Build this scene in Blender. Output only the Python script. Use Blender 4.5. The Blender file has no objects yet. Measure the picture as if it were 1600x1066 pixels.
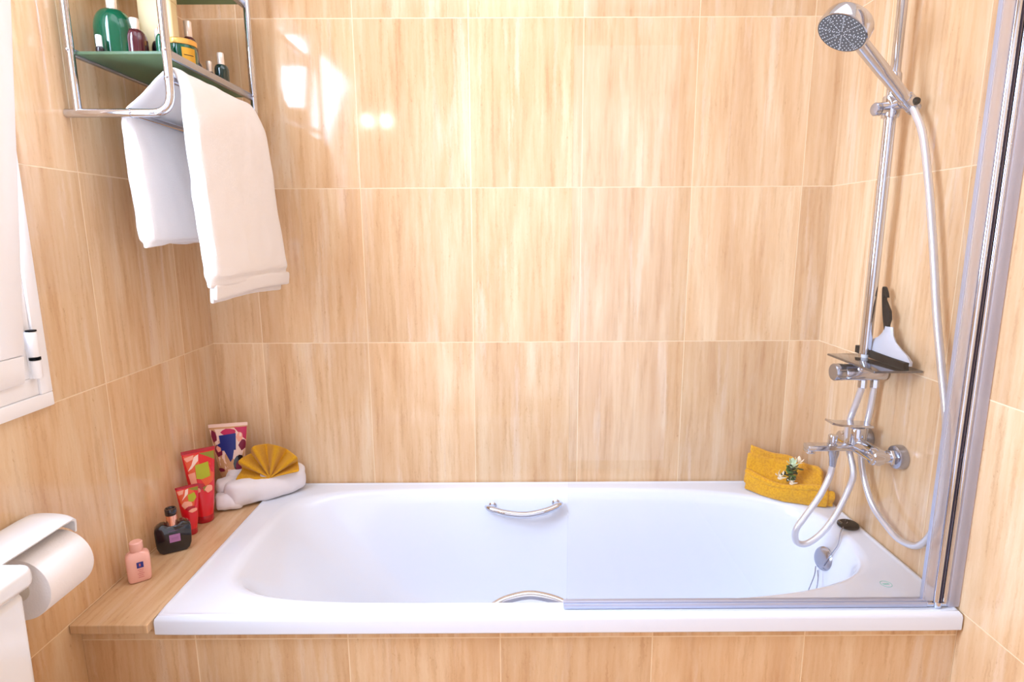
import bpy, bmesh, math, random
from mathutils import Vector, Matrix, noise
random.seed(7)
PI = math.pi
scn = bpy.context.scene
COL = scn.collection

XL, XR = -1.0955, 0.7202        # left / right wall faces
RIM = 0.560                      # bath rim height
TW, TH = 0.316, 0.4494           # tile size

# ------------------------------------------------------------------ helpers
def V(*a): return Vector(a)
def S2L(c):
    return tuple((x/12.92 if x <= .04045 else ((x+.055)/1.055)**2.4) for x in [v/255 for v in c])

def mat(name, rgb=(200,200,200), rough=.5, metal=0., **k):
    m = bpy.data.materials.new(name); m.use_nodes = True
    b = m.node_tree.nodes['Principled BSDF']
    b.inputs['Base Color'].default_value = (*S2L(rgb), 1)
    b.inputs['Roughness'].default_value = rough
    b.inputs['Metallic'].default_value = metal
    for n, v in k.items():
        n = n.replace('_', ' ')
        if n in b.inputs: b.inputs[n].default_value = v
    return m

def N(t, typ, **k):
    n = t.nodes.new(typ)
    for a, v in k.items(): setattr(n, a, v)
    return n

def math_node(t, op, a, b=None, c=None):
    n = N(t, 'ShaderNodeMath', operation=op)
    for i, x in enumerate((a, b, c)):
        if x is None: continue
        if isinstance(x, (int, float)): n.inputs[i].default_value = x
        else: t.links.new(x, n.inputs[i])
    return n.outputs[0]

def ramp(t, src, stops):
    r = N(t, 'ShaderNodeValToRGB')
    e = r.color_ramp.elements
    while len(e) < len(stops): e.new(.5)
    for i, (p, c) in enumerate(stops):
        e[i].position = p; e[i].color = (*S2L(c), 1)
    t.links.new(src, r.inputs[0])
    return r.outputs[0]

def mixc(t, fac, a, b, mode='MIX'):
    n = N(t, 'ShaderNodeMix', data_type='RGBA', blend_type=mode)
    for s, x in ((0, fac), (6, a), (7, b)):
        if isinstance(x, (int, float)): n.inputs[s].default_value = x
        elif isinstance(x, tuple): n.inputs[s].default_value = (*x, 1)
        else: t.links.new(x, n.inputs[s])
    return n.outputs[2]

def travertine(name, axis='X', off=0., zoff=1.454, seed=0., grout=True, tone=1.0, along=None):
    """polished vein-cut travertine tiles: vertical veins, pale joints"""
    m = bpy.data.materials.new(name); m.use_nodes = True
    t = m.node_tree; b = t.nodes['Principled BSDF']
    tc = N(t, 'ShaderNodeTexCoord'); sp = N(t, 'ShaderNodeSeparateXYZ')
    t.links.new(tc.outputs['Object'], sp.inputs[0])
    h = sp.outputs[0] if axis == 'X' else sp.outputs[1]
    z = sp.outputs[2]
    if along == 'Y': h, z = sp.outputs[0], sp.outputs[1]
    hu = math_node(t, 'DIVIDE', math_node(t, 'SUBTRACT', h, off), TW)
    zu = math_node(t, 'DIVIDE', math_node(t, 'SUBTRACT', z, zoff), TH)
    ci, cj = math_node(t, 'FLOOR', hu), math_node(t, 'FLOOR', zu)
    wc = N(t, 'ShaderNodeCombineXYZ')
    t.links.new(math_node(t, 'MULTIPLY', h, 150.), wc.inputs[0]); t.links.new(math_node(t, 'MULTIPLY', z, 60.), wc.inputs[1]); wc.inputs[2].default_value = seed
    wno = N(t, 'ShaderNodeTexNoise'); wno.inputs['Scale'].default_value = 1; wno.inputs['Detail'].default_value = 4; wno.inputs['Roughness'].default_value = .7
    t.links.new(wc.outputs[0], wno.inputs['Vector'])
    hw = math_node(t, 'MULTIPLY_ADD', math_node(t, 'SUBTRACT', wno.outputs['Fac'], .5), .012, h)
    cell = N(t, 'ShaderNodeCombineXYZ'); t.links.new(ci, cell.inputs[0]); t.links.new(cj, cell.inputs[1]); cell.inputs[2].default_value = seed
    wn = N(t, 'ShaderNodeTexWhiteNoise', noise_dimensions='3D'); t.links.new(cell.outputs[0], wn.inputs['Vector'])
    off2 = math_node(t, 'MULTIPLY', wn.outputs['Value'], 37.) if grout else 0.
    def veins(sx, sz, detail, rough, dist, extra=0.):
        c = N(t, 'ShaderNodeCombineXYZ')
        t.links.new(math_node(t, 'MULTIPLY', hw, sx), c.inputs[0])
        t.links.new(math_node(t, 'MULTIPLY', z, sz), c.inputs[1])
        if grout: t.links.new(math_node(t, 'ADD', off2, extra), c.inputs[2])
        else: c.inputs[2].default_value = extra
        n = N(t, 'ShaderNodeTexNoise'); n.inputs['Scale'].default_value = 1
        n.inputs['Detail'].default_value = detail; n.inputs['Roughness'].default_value = rough
        n.inputs['Distortion'].default_value = dist
        t.links.new(c.outputs[0], n.inputs['Vector']); return n.outputs['Fac']
    v1 = veins(15, 1.6, 6, .60, .3)
    v2 = veins(85, 5, 4, .58, .3, 5.)
    v3 = veins(20, 1.5, 5, .62, .4, 9.)
    pits = veins(210, 60, 3, .7, .5, 13.)
    col = ramp(t, v1, [(.24, (200,151,106)), (.42, (218,175,130)), (.53, (225,186,143)), (.64, (233,202,163)), (.76, (239,218,188))])
    fine = ramp(t, v2, [(.30, (182,130,88)), (.46, (224,185,143)), (.7, (240,214,180))])
    col = mixc(t, .30, col, fine)
    pale = N(t, 'ShaderNodeMapRange'); pale.inputs[1].default_value = .56; pale.inputs[2].default_value = .68
    t.links.new(v3, pale.inputs[0])
    col = mixc(t, math_node(t, 'MULTIPLY', pale.outputs[0], .42), col, S2L((240,222,200)))
    pm = N(t, 'ShaderNodeMapRange'); pm.inputs[1].default_value = .60; pm.inputs[2].default_value = .72
    t.links.new(pits, pm.inputs[0])
    dk = N(t, 'ShaderNodeMapRange'); dk.inputs[1].default_value = .40; dk.inputs[2].default_value = .52
    dk.inputs[3].default_value = 1; dk.inputs[4].default_value = .15
    t.links.new(v2, dk.inputs[0])
    col = mixc(t, math_node(t, 'MULTIPLY', math_node(t, 'MULTIPLY', pm.outputs[0], dk.outputs[0]), .55), col, S2L((184,132,88)))
    if grout:
        tv = N(t, 'ShaderNodeMapRange'); tv.inputs[3].default_value = .93; tv.inputs[4].default_value = 1.04
        t.links.new(wn.outputs['Value'], tv.inputs[0])
        sc = N(t, 'ShaderNodeVectorMath', operation='SCALE'); t.links.new(col, sc.inputs[0]); t.links.new(tv.outputs[0], sc.inputs['Scale'])
        col = sc.outputs[0]
        fh = math_node(t, 'MULTIPLY', math_node(t, 'MINIMUM', math_node(t, 'FRACT', hu), math_node(t, 'SUBTRACT', 1., math_node(t, 'FRACT', hu))), TW)
        fz = math_node(t, 'MULTIPLY', math_node(t, 'MINIMUM', math_node(t, 'FRACT', zu), math_node(t, 'SUBTRACT', 1., math_node(t, 'FRACT', zu))), TH)
        d = math_node(t, 'MINIMUM', fh, fz)
        g = N(t, 'ShaderNodeMapRange'); g.inputs[1].default_value = .0008; g.inputs[2].default_value = .0018
        g.inputs[3].default_value = 1; g.inputs[4].default_value = 0
        t.links.new(d, g.inputs[0])
        col = mixc(t, math_node(t, 'MULTIPLY', g.outputs[0], .85), col, S2L((240,214,176)))
        bp = N(t, 'ShaderNodeBump'); bp.inputs['Strength'].default_value = .35; bp.inputs['Distance'].default_value = .001
        t.links.new(math_node(t, 'SUBTRACT', 1., g.outputs[0]), bp.inputs['Height']); t.links.new(bp.outputs[0], b.inputs['Normal'])
        rr = N(t, 'ShaderNodeMapRange'); rr.inputs[3].default_value = .09; rr.inputs[4].default_value = .6
        t.links.new(g.outputs[0], rr.inputs[0]); t.links.new(rr.outputs[0], b.inputs['Roughness'])
    else:
        b.inputs['Roughness'].default_value = .25
    if tone != 1.0:
        sc = N(t, 'ShaderNodeVectorMath', operation='SCALE'); t.links.new(col, sc.inputs[0]); sc.inputs['Scale'].default_value = tone; col = sc.outputs[0]
    t.links.new(col, b.inputs['Base Color'])
    return m

def fabric(name, rgb, rgb2=None, scale=900, bump=.6):
    m = mat(name, rgb, .95); t = m.node_tree; b = t.nodes['Principled BSDF']
    b.inputs['Sheen Weight'].default_value = .15
    tc = N(t, 'ShaderNodeTexCoord'); n = N(t, 'ShaderNodeTexNoise'); n.inputs['Scale'].default_value = scale; n.inputs['Detail'].default_value = 2
    t.links.new(tc.outputs['Object'], n.inputs['Vector'])
    bp = N(t, 'ShaderNodeBump'); bp.inputs['Strength'].default_value = bump; bp.inputs['Distance'].default_value = .002
    t.links.new(n.outputs['Fac'], bp.inputs['Height']); t.links.new(bp.outputs[0], b.inputs['Normal'])
    if rgb2:
        n2 = N(t, 'ShaderNodeTexNoise'); n2.inputs['Scale'].default_value = scale*.25; n2.inputs['Detail'].default_value = 4
        t.links.new(tc.outputs['Object'], n2.inputs['Vector'])
        t.links.new(ramp(t, n2.outputs['Fac'], [(.35, rgb2), (.6, rgb)]), b.inputs['Base Color'])
    return m

def thin_glass(name, tint=(1,1,1), gloss=.08, rough=.0, diffuse=None, dfac=0.):
    m = bpy.data.materials.new(name); m.use_nodes = True; t = m.node_tree
    t.nodes.remove(t.nodes['Principled BSDF']); out = t.nodes['Material Output']
    tr = N(t, 'ShaderNodeBsdfTransparent'); tr.inputs[0].default_value = (*tint, 1)
    gl = N(t, 'ShaderNodeBsdfGlossy'); gl.inputs['Roughness'].default_value = rough
    fr = N(t, 'ShaderNodeLayerWeight'); fr.inputs[0].default_value = .5
    sch = math_node(t, 'MULTIPLY_ADD', math_node(t, 'POWER', fr.outputs['Facing'], 5.), .965, .035)
    mx = N(t, 'ShaderNodeMixShader'); t.links.new(sch, mx.inputs[0]); t.links.new(tr.outputs[0], mx.inputs[1]); t.links.new(gl.outputs[0], mx.inputs[2])
    o = mx.outputs[0]
    if diffuse:
        df = N(t, 'ShaderNodeBsdfDiffuse'); df.inputs[0].default_value = (*diffuse, 1)
        tl = N(t, 'ShaderNodeBsdfTranslucent'); tl.inputs[0].default_value = (*diffuse, 1)
        a = N(t, 'ShaderNodeMixShader'); a.inputs[0].default_value = .5; t.links.new(df.outputs[0], a.inputs[1]); t.links.new(tl.outputs[0], a.inputs[2])
        m2 = N(t, 'ShaderNodeMixShader'); m2.inputs[0].default_value = dfac; t.links.new(o, m2.inputs[1]); t.links.new(a.outputs[0], m2.inputs[2]); o = m2.outputs[0]
    t.links.new(o, out.inputs[0])
    return m

def emis(name, rgb, s):
    m = bpy.data.materials.new(name); m.use_nodes = True; b = m.node_tree.nodes['Principled BSDF']
    b.inputs['Emission Color'].default_value = (*rgb, 1); b.inputs['Emission Strength'].default_value = s
    return m

# --- object plumbing
def obj(name, bm, material, parent=None, smooth=True, label=None, sub=0, recalc=True):
    if recalc: bmesh.ops.recalc_face_normals(bm, faces=bm.faces)
    me = bpy.data.meshes.new(name); bm.to_mesh(me); bm.free()
    for mm in (material if isinstance(material, (list, tuple)) else [material]): me.materials.append(mm)
    o = bpy.data.objects.new(name, me); COL.objects.link(o)
    if smooth:
        for p in me.polygons: p.use_smooth = True
        try: me.set_sharp_from_angle(angle=math.radians(38))
        except Exception: pass
    if parent is not None:
        o.parent = parent
        o.matrix_parent_inverse = Matrix.Translation(-(parent.location if parent.parent is None else Vector((0,0,0))))
    if label: o['label'] = label
    if sub:
        md = o.modifiers.new('sub', 'SUBSURF'); md.levels = sub; md.render_levels = sub
    return o

def thing(name, label, cat, loc, group=None):
    o = bpy.data.objects.new(name, None); o.empty_display_size = .02; COL.objects.link(o)
    o.location = loc; o['label'] = label; o['category'] = cat
    if group: o['group'] = group
    return o
def tag(o, label, cat, group=None):
    o['label'] = label; o['category'] = cat
    if group: o['group'] = group
    return o
def struct(o): o['kind'] = 'structure'; return o

# --- shapes
def box(bm, a, b, bev=0., seg=2):
    a, b = Vector(a), Vector(b); c = (a+b)/2; s = b-a
    r = bmesh.ops.create_cube(bm, size=1.)
    vs = r['verts']
    for v in vs: v.co = Vector((v.co.x*s.x, v.co.y*s.y, v.co.z*s.z)) + c
    if bev > 0:
        es = list({e for v in vs for e in v.link_edges})
        bmesh.ops.bevel(bm, geom=es, offset=bev, segments=seg, profile=.5, affect='EDGES', clamp_overlap=True)
    return bm
def B(): return bmesh.new()

def crom(pts, n=8, closed=False):
    P = [Vector(p) for p in pts]; out = []
    m = len(P)
    for i in range(m if closed else m-1):
        p0 = P[(i-1) % m] if closed or i > 0 else P[0]*2-P[1]
        p1, p2 = P[i], P[(i+1) % m]
        p3 = P[(i+2) % m] if closed or i+2 < m else P[-1]*2-P[-2]
        for k in range(n):
            s = k/n
            out.append(.5*((2*p1)+(p2-p0)*s+(2*p0-5*p1+4*p2-p3)*s*s+(3*p1-p0-3*p2+p3)*s**3))
    if not closed: out.append(P[-1].copy())
    return out

def fillet(pts, r, n=8):
    """polyline with rounded corners"""
    P = [Vector(p) for p in pts]; out = [P[0]]
    for i in range(1, len(P)-1):
        a, b, c = P[i-1], P[i], P[i+1]
        d1, d2 = (a-b).normalized(), (c-b).normalized()
        ang = d1.angle(d2); t = r/math.tan(ang/2)
        s, e = b+d1*t, b+d2*t
        for k in range(n+1):
            q = k/n
            out.append((1-q)**2*s+2*q*(1-q)*b+q*q*e)
    out.append(P[-1]); return out

def tube(bm, pts, r, seg=16, caps=True, closed=False):
    P = [Vector(p) for p in pts]; n = len(P)
    rr = r if isinstance(r, (list, tuple)) else [r]*n
    rings = []; nrm = None
    for i, p in enumerate(P):
        if closed: tan = (P[(i+1) % n]-P[i-1]).normalized()
        elif i == 0: tan = (P[1]-P[0]).normalized()
        elif i == n-1: tan = (P[-1]-P[-2]).normalized()
        else: tan = (P[i+1]-P[i-1]).normalized()
        if nrm is None:
            nrm = tan.orthogonal().normalized()
        else:
            nrm = (nrm - tan*nrm.dot(tan)).normalized()
        bi = tan.cross(nrm)
        rings.append([bm.verts.new(p+(nrm*math.cos(2*PI*k/seg)+bi*math.sin(2*PI*k/seg))*rr[i]) for k in range(seg)])
    join(bm, rings, caps and not closed, closed)
    return bm

def join(bm, rings, caps=True, closed=False):
    for i in range(len(rings)-(0 if closed else 1)):
        a, b = rings[i], rings[(i+1) % len(rings)]; s = len(a)
        for k in range(s):
            bm.faces.new((a[k], a[(k+1) % s], b[(k+1) % s], b[k]))
    if caps:
        bm.faces.new(rings[0][::-1]); bm.faces.new(rings[-1])

def axes(ax):
    ax = Vector(ax).normalized(); u = ax.orthogonal().normalized(); return ax, u, ax.cross(u)

def lathe(bm, prof, base, ax=(0,0,1), seg=32, sq=None):
    """prof: list of (radius, height)"""
    base = Vector(base)
    if tuple(ax) == (0,0,1): ax, u, w = V(0,0,1), V(1,0,0), V(0,1,0)
    else: ax, u, w = axes(ax)
    rings = []
    for r, h in prof:
        rings.append([bm.verts.new(base+ax*h+(u*math.cos(2*PI*k/seg)+w*math.sin(2*PI*k/seg))*max(r, 1e-5)) for k in range(seg)])
    join(bm, rings)
    bmesh.ops.remove_doubles(bm, verts=bm.verts, dist=2e-5)
    return bm

def rot2(x, y, a): return x*math.cos(a)-y*math.sin(a), x*math.sin(a)+y*math.cos(a)
def sellipse(a, b, n, k, seg):
    t = 2*PI*k/seg; c, s = math.cos(t), math.sin(t)
    return a*math.copysign(abs(c)**(2/n), c), b*math.copysign(abs(s)**(2/n), s)

def sloft(bm, secs, base, yaw=0., seg=40):
    """secs: (z, halfwidth, halfdepth, exponent) superellipse sections"""
    rings = []
    for z, a, b, n in secs:
        ring = []
        for k in range(seg):
            x, y = sellipse(a, b, n, k, seg); x, y = rot2(x, y, yaw)
            ring.append(bm.verts.new(Vector(base)+V(x, y, z)))
        rings.append(ring)
    join(bm, rings); return bm

def noisy(bm, amp, sc, seed=0.):
    bm.normal_update()
    ns = [(v, v.normal.copy()) for v in bm.verts]
    for v, n in ns:
        v.co += n*amp*noise.noise(v.co*sc+V(seed, seed*.7, 0))
    return bm

def strip(bm, grid):
    """grid[i][j] of points -> quad sheet"""
    vs = [[bm.verts.new(p) for p in row] for row in grid]
    for i in range(len(vs)-1):
        for j in range(len(vs[0])-1):
            bm.faces.new((vs[i][j], vs[i+1][j], vs[i+1][j+1], vs[i][j+1]))
    return vs

def thick_sheet(bm, grid, th):
    """closed slab: grid of centre points + thickness function/number with rounded outer edge"""
    ni, nj = len(grid), len(grid[0])
    def nrm(i, j):
        a = grid[min(i+1, ni-1)][j]-grid[max(i-1, 0)][j]; b = grid[i][min(j+1, nj-1)]-grid[i][max(j-1, 0)]
        return a.cross(b).normalized()
    T = lambda i, j: th(i, j) if callable(th) else th
    top = [[bm.verts.new(grid[i][j]+nrm(i, j)*T(i, j)/2) for j in range(nj)] for i in range(ni)]
    bot = [[bm.verts.new(grid[i][j]-nrm(i, j)*T(i, j)/2) for j in range(nj)] for i in range(ni)]
    for i in range(ni-1):
        for j in range(nj-1):
            bm.faces.new((top[i][j], top[i+1][j], top[i+1][j+1], top[i][j+1]))
            bm.faces.new((bot[i][j], bot[i][j+1], bot[i+1][j+1], bot[i+1][j]))
    for i in range(ni-1):
        bm.faces.new((top[i][0], bot[i][0], bot[i+1][0], top[i+1][0]))
        bm.faces.new((top[i][-1], top[i+1][-1], bot[i+1][-1], bot[i][-1]))
    for j in range(nj-1):
        bm.faces.new((top[0][j], top[0][j+1], bot[0][j+1], bot[0][j]))
        bm.faces.new((top[-1][j], bot[-1][j], bot[-1][j+1], top[-1][j+1]))
    return bm

# ------------------------------------------------------------------ materials
M_back = travertine('travertine_back', 'X', 0., 1.454, 1.)
M_left = travertine('travertine_left', 'Y', -.160, 1.454, 2.)
M_right = travertine('travertine_right', 'Y', -.2, 1.454, 3.)
M_apron = travertine('travertine_apron', 'X', .0872, .5+.0001, 4.)
M_slab = travertine('travertine_slab', grout=False, along='Y', seed=6., tone=.93)
M_floor = travertine('travertine_floor', 'X', 0., 0., 5.)
M_paint = mat('white_paint', (240,236,228), .7)
M_acryl = mat('white_acrylic', (228,231,240), .12, Coat_Weight=.4, Coat_Roughness=.05)
M_chrome = mat('chrome', (206,210,222), .07, 1.)
M_chrome_s = mat('satin_chrome', (172,178,194), .24, 1.)
M_plate = mat('dark_chrome', (120,122,132), .12, 1.)
M_rail = mat('brushed_rail', (186,192,214), .34, .6)
M_prof = thin_glass('pale_profile', (.95,.95,1.), rough=.1, diffuse=(.82,.84,.95), dfac=.5)
M_gask = mat('dark_gasket', (58,50,78), .4)
M_hose = mat('silver_hose', (222,223,230), .3, .75)
M_pvc = mat('white_lacquer', (250,249,250), .32)
M_porc = mat('white_porcelain', (240,241,244), .1, Coat_Weight=.5)
M_paper = fabric('toilet_paper', (246,240,238), scale=300, bump=.25)
M_paper_d = mat('roll_end_paper', (226,216,202), .95)
M_plast = mat('white_plastic', (238,238,240), .25)
M_black = mat('black_rubber', (9,9,14), .5, Specular_IOR_Level=.12)
M_blackg = mat('black_gloss', (18,20,30), .08, Coat_Weight=.6)
M_towel = fabric('white_terry', (252,245,241), None, 900, .8)
M_towel2 = fabric('white_terry_folded', (250,242,244), None, 900, .8)
M_yellow = fabric('mustard_terry', (236,172,14), (218,148,6), 800, .8)
M_mustard = fabric('mustard_cotton', (224,164,14), (206,144,8), 1800, .5)
M_glass = thin_glass('screen_glass', (.985,.992,1.))
M_winglass = thin_glass('window_glass', (.97,.98,.99))
M_shelf = thin_glass('frosted_green_glass', (.60,.70,.58), rough=.25, diffuse=S2L((138,160,128)), dfac=.62)
M_grnglass = mat('green_bottle_plastic', (10,92,62), .1, Coat_Weight=.5, Transmission_Weight=.25, IOR=1.4)
M_maroon = mat('dark_red_bottle', (74,18,28), .12, Coat_Weight=.5)
M_dark = mat('dark_bottle', (26,20,30), .14, Coat_Weight=.4)
M_cap = mat('pearl_cap', (236,220,206), .2, .35)
M_gold = mat('gold_lid', (232,176,90), .3, .5)
M_goldl = mat('gold_label', (206,150,40), .45, .2)
M_cream = mat('cream_carton', (232,210,160), .5)
M_darkgrn = mat('dark_green_bottle', (14,44,40), .12, Coat_Weight=.4)
M_pink = mat('pink_plastic', (246,188,174), .3)
M_blue = mat('blue_ink', (38,48,136), .45)
M_pinktxt = mat('dusky_pink_ink', (214,120,120), .5)
M_rose = mat('rose_gold', (240,176,150), .18, .85)
M_lilac = mat('lilac_label', (176,122,176), .5)
M_lilacd = mat('lilac_ink', (130,84,136), .5)
M_red = mat('red_plastic', (222,22,34), .28, Coat_Weight=.3)
M_dred = mat('deep_red_plastic', (178,14,34), .28, Coat_Weight=.3)
M_orange = mat('orange_print', (232,92,48), .4)
M_peach = mat('peach_print', (248,168,140), .4)
M_cpink = mat('pale_pink_print', (250,214,196), .4)
M_lime = mat('lime_print', (176,178,30), .4)
M_olive = mat('olive_print', (142,134,40), .4)
M_dmag = mat('plum_print', (128,20,56), .4)
M_navy = mat('navy_print', (28,40,120), .4)
M_mag = mat('magenta_print', (196,34,84), .4)
M_tan = mat('tan_print', (214,160,112), .4)
M_nozzle = mat('shower_face_grey', (66,80,92), .45)
M_rubw = mat('pale_rubber', (214,220,226), .5)
M_frost = mat('translucent_white', (224,224,232), .35, Transmission_Weight=.3)
M_sil = mat('silver_screen_profile', (224,220,228), .16, 1.)
M_seal = thin_glass('clear_white_seal', (.97,.97,1.), rough=.1, diffuse=(.86,.86,.92), dfac=.34)
M_leaf = mat('green_leaf', (66,110,40), .5)
M_leaf2 = mat('dark_green_leaf', (34,62,26), .5)
M_petal = mat('cream_petal', (246,226,196), .6)
M_petal2 = mat('pale_green_petal', (206,218,180), .6)
M_logo = mat('mint_print', (130,206,190), .5)
M_caulk = mat('dark_joint', (120,84,80), .8)

# ------------------------------------------------------------------ setting
def wallbox(name, a, b, m): return struct(obj(name, box(B(), a, b), m, smooth=False))
ZC, YF = 2.42, -2.75
wallbox('wall_back', (XL-.1, 0, -.02), (XR+.1, .1, ZC), M_back)
wallbox('wall_right', (XR, YF, -.02), (XR+.1, -.0, ZC), M_right)
wy0, wy1, wz0, wz1 = -1.36, -.700, 1.068, 2.13     # window opening
bm = B()
box(bm, (XL-.1, YF, -.02), (XL, 0, wz0)); box(bm, (XL-.1, YF, wz1), (XL, 0, ZC))
box(bm, (XL-.1, YF, wz0), (XL, wy0, wz1)); box(bm, (XL-.1, wy1, wz0), (XL, 0, wz1))
struct(obj('wall_left', bm, M_left, smooth=False))
wallbox('wall_front', (XL-.1, YF-.1, -.02), (XR+.1, YF, ZC), M_paint)
wallbox('floor', (XL-.1, YF-.1, -.12), (XR+.1, .1, -.02), M_floor)
wallbox('ceiling', (XL-.1, YF-.1, ZC), (XR+.1, .1, ZC+.1), M_paint)
# tiled apron under the bath and stone ledge
struct(obj('wall_apron', box(B(), (XL+.0005, -.645, -.02), (XR-.0005, -.615, .5185)), M_apron, smooth=False))
led = B(); box(led, (XL+.0006, -.674, .534), (-.9385, -.0006, .554), .0015, 1)
struct(obj('trim_1', led, M_slab, smooth=False))
under = B(); box(under, (XL+.0006, -.6449, .5187), (-.9395, -.0006, .5338))
struct(obj('trim_2', under, M_slab, smooth=False))

# window on the left wall: white casing, tilted-in sash with pane and hinge
win = thing('window_1', 'white casement window with tilted sash and barrel hinge', 'window', (XL, -1.03, 1.0)); del win['label']; del win['category']; win['kind'] = 'structure'
def frame_box(bm, x0, x1, y0, y1, z0, z1, w, bev=.002):
    box(bm, (x0, y0, z0), (x1, y1, z0+w), bev); box(bm, (x0, y0, z1-w), (x1, y1, z1), bev)
    box(bm, (x0, y0, z0+w), (x1, y0+w, z1-w), bev); box(bm, (x0, y1-w, z0+w), (x1, y1, z1-w), bev)
f = B(); frame_box(f, XL-.06, XL+.010, -1.425, -.636, 1.0045, 2.195, .027)
frame_box(f, XL-.06, XL+.006, -1.398, -.6635, 1.032, 2.168, .034)
obj('window_frame', f, M_pvc, win)
# sash hinged on its lower edge, leaning inwards
s = B()
z0s, z1s = 1.062, 2.12; y0s, y1s = -1.362, -.6985
frame_box(s, XL-.006, XL+.0135, y0s, y1s, z0s, z1s, .052, .004)
frame_box(s, XL-.009, XL+.0075, y0s+.052, y1s-.052, z0s+.052, z1s-.052, .016, .002)
for v in s.verts:
    k = (v.co.z-z0s); v.co.x += k*.118
obj('sash', s, M_pvc, win)
s = B(); box(s, (XL-.003, y0s+.06, z0s+.06), (XL+.001, y1s-.06, z1s-.06))
for v in s.verts: v.co.x += (v.co.z-z0s)*.118
obj('window_pane', s, M_winglass, win, smooth=False)
h = B(); hy = -.674; hx = XL+.016
lathe(h, [(0,0),(.0075,0),(.0085,.002),(.0085,.033),(.0075,.034),(0,.034)], (hx, hy, 1.066), seg=20)
lathe(h, [(0,0),(.0075,0),(.0085,.002),(.0085,.045),(.0075,.047),(0,.047)], (hx, hy, 1.106), seg=20)
box(h, (hx-.012, hy-.006, 1.066), (hx, hy+.006, 1.153))
hg = obj('hinge', h, M_pvc, win)
obj('hinge_ring', lathe(B(), [(0,0),(.0092,0),(.0092,.005),(0,.005)], (hx, hy, 1.1005), seg=20), M_black, hg)
obj('hinge_cap', lathe(B(), [(0,0),(.0086,0),(.0086,.0025),(0,.0025)], (hx, hy, 1.1535), seg=20), M_black, hg)

# ------------------------------------------------------------------ bath
tub = thing('bathtub', 'white acrylic bathtub with wide rim set against travertine tiled walls', 'bathtub', (-.1, -.33, 0))
x0t, x1t, y0t, y1t = -.937, XR-.0012, -.660, -.0012
bm = B(); SEG = 160
def outer(inset, n=60, z=RIM, rad=None):
    cx, cy = (x0t+x1t)/2, (y0t+y1t)/2
    a, b = (x1t-x0t)/2-inset, (y1t-y0t)/2-inset
    return cx, cy, a, b, n, z
def basin(x0, x1, y0, y1, nl, z, nr=None):
    return (x0+x1)/2, (y0+y1)/2, (x1-x0)/2, (y1-y0)/2, (nl, nr or nl), z
secs = [outer(.016, 200, .5195), outer(.002, 200, .5195), outer(.0, 200, .522), outer(.0, 200, .549), outer(.0015, 200, .5555), outer(.006, 200, .5605),
        outer(.011, 200, .5612), outer(.014, 200, RIM-.0006), outer(.020, 120, RIM-.0012),
        basin(-.872, .664, -.617, -.044, 5.5, RIM-.0012, 3.2),
        basin(-.862, .656, -.612, -.050, 5.2, RIM-.0025, 3.1),
        basin(-.853, .650, -.607, -.055, 5.0, RIM-.007, 3.05),
        basin(-.845, .644, -.603, -.060, 4.8, RIM-.016, 3.),
        basin(-.828, .636, -.598, -.066, 4.6, RIM-.040, 3.),
        basin(-.775, .622, -.590, -.076, 4.4, RIM-.110, 3.),
        basin(-.690, .606, -.582, -.086, 4.2, RIM-.200, 3.),
        basin(-.610, .592, -.574, -.096, 4.0, RIM-.280, 3.),
        basin(-.560, .578, -.562, -.108, 3.8, RIM-.330, 3.),
        basin(-.520, .556, -.545, -.125, 3.6, RIM-.355, 3.),
        basin(-.470, .520, -.515, -.155, 3.4, RIM-.368, 3.),
        basin(-.300, .350, -.430, -.240, 3.0, RIM-.372, 3.)]
rings = []
for cx, cy, a, b, n, z in secs:
    ring = []
    for k in range(SEG):
        side_i, q_ = divmod(k, SEG//4); q_ = math.tan((q_/(SEG//4)-.5)*PI/2)
        c, s_ = ((1, q_), (-q_, 1), (-1, -q_), (q_, -1))[side_i]
        ln_ = math.hypot(c, s_); c, s_ = c/ln_, s_/ln_
        nn = n if not isinstance(n, tuple) else (n[1] if c > 0 else n[0])
        # even distribution: rounded-rectangle by radial projection
        r = (abs(c)**nn+abs(s_)**nn)**(-1/nn)
        ring.append(bm.verts.new((cx+a*c*r, cy+b*s_*r, z)))
    rings.append(ring)
join(bm, rings, caps=False); bm.faces.new(rings[-1])
obj('tub_shell', bm, M_acryl, tub, recalc=True)
# maker's mark: small ring with a bar of letters
bm = B(); L0 = V(.6225, -.5555, RIM-.0010)
tube(bm, [L0+V(.0115*math.cos(t*PI/16), .0115*math.sin(t*PI/16), 0) for t in range(32)], .0006, 6, closed=True)
for k, w in enumerate((-.0065, -.0038, -.0008, .0022, .0050)):
    box(bm, (L0.x+w, L0.y-.0028, L0.z-.0003), (L0.x+w+.0012, L0.y+.0028, L0.z+.0004))
    if k in (1, 3): box(bm, (L0.x+w, L0.y-.0004, L0.z-.0003), (L0.x+w+.003, L0.y+.0006, L0.z+.0004))
obj('rim_emblem', bm, M_logo, tub, label='small mint green ring emblem on the rim')
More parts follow.
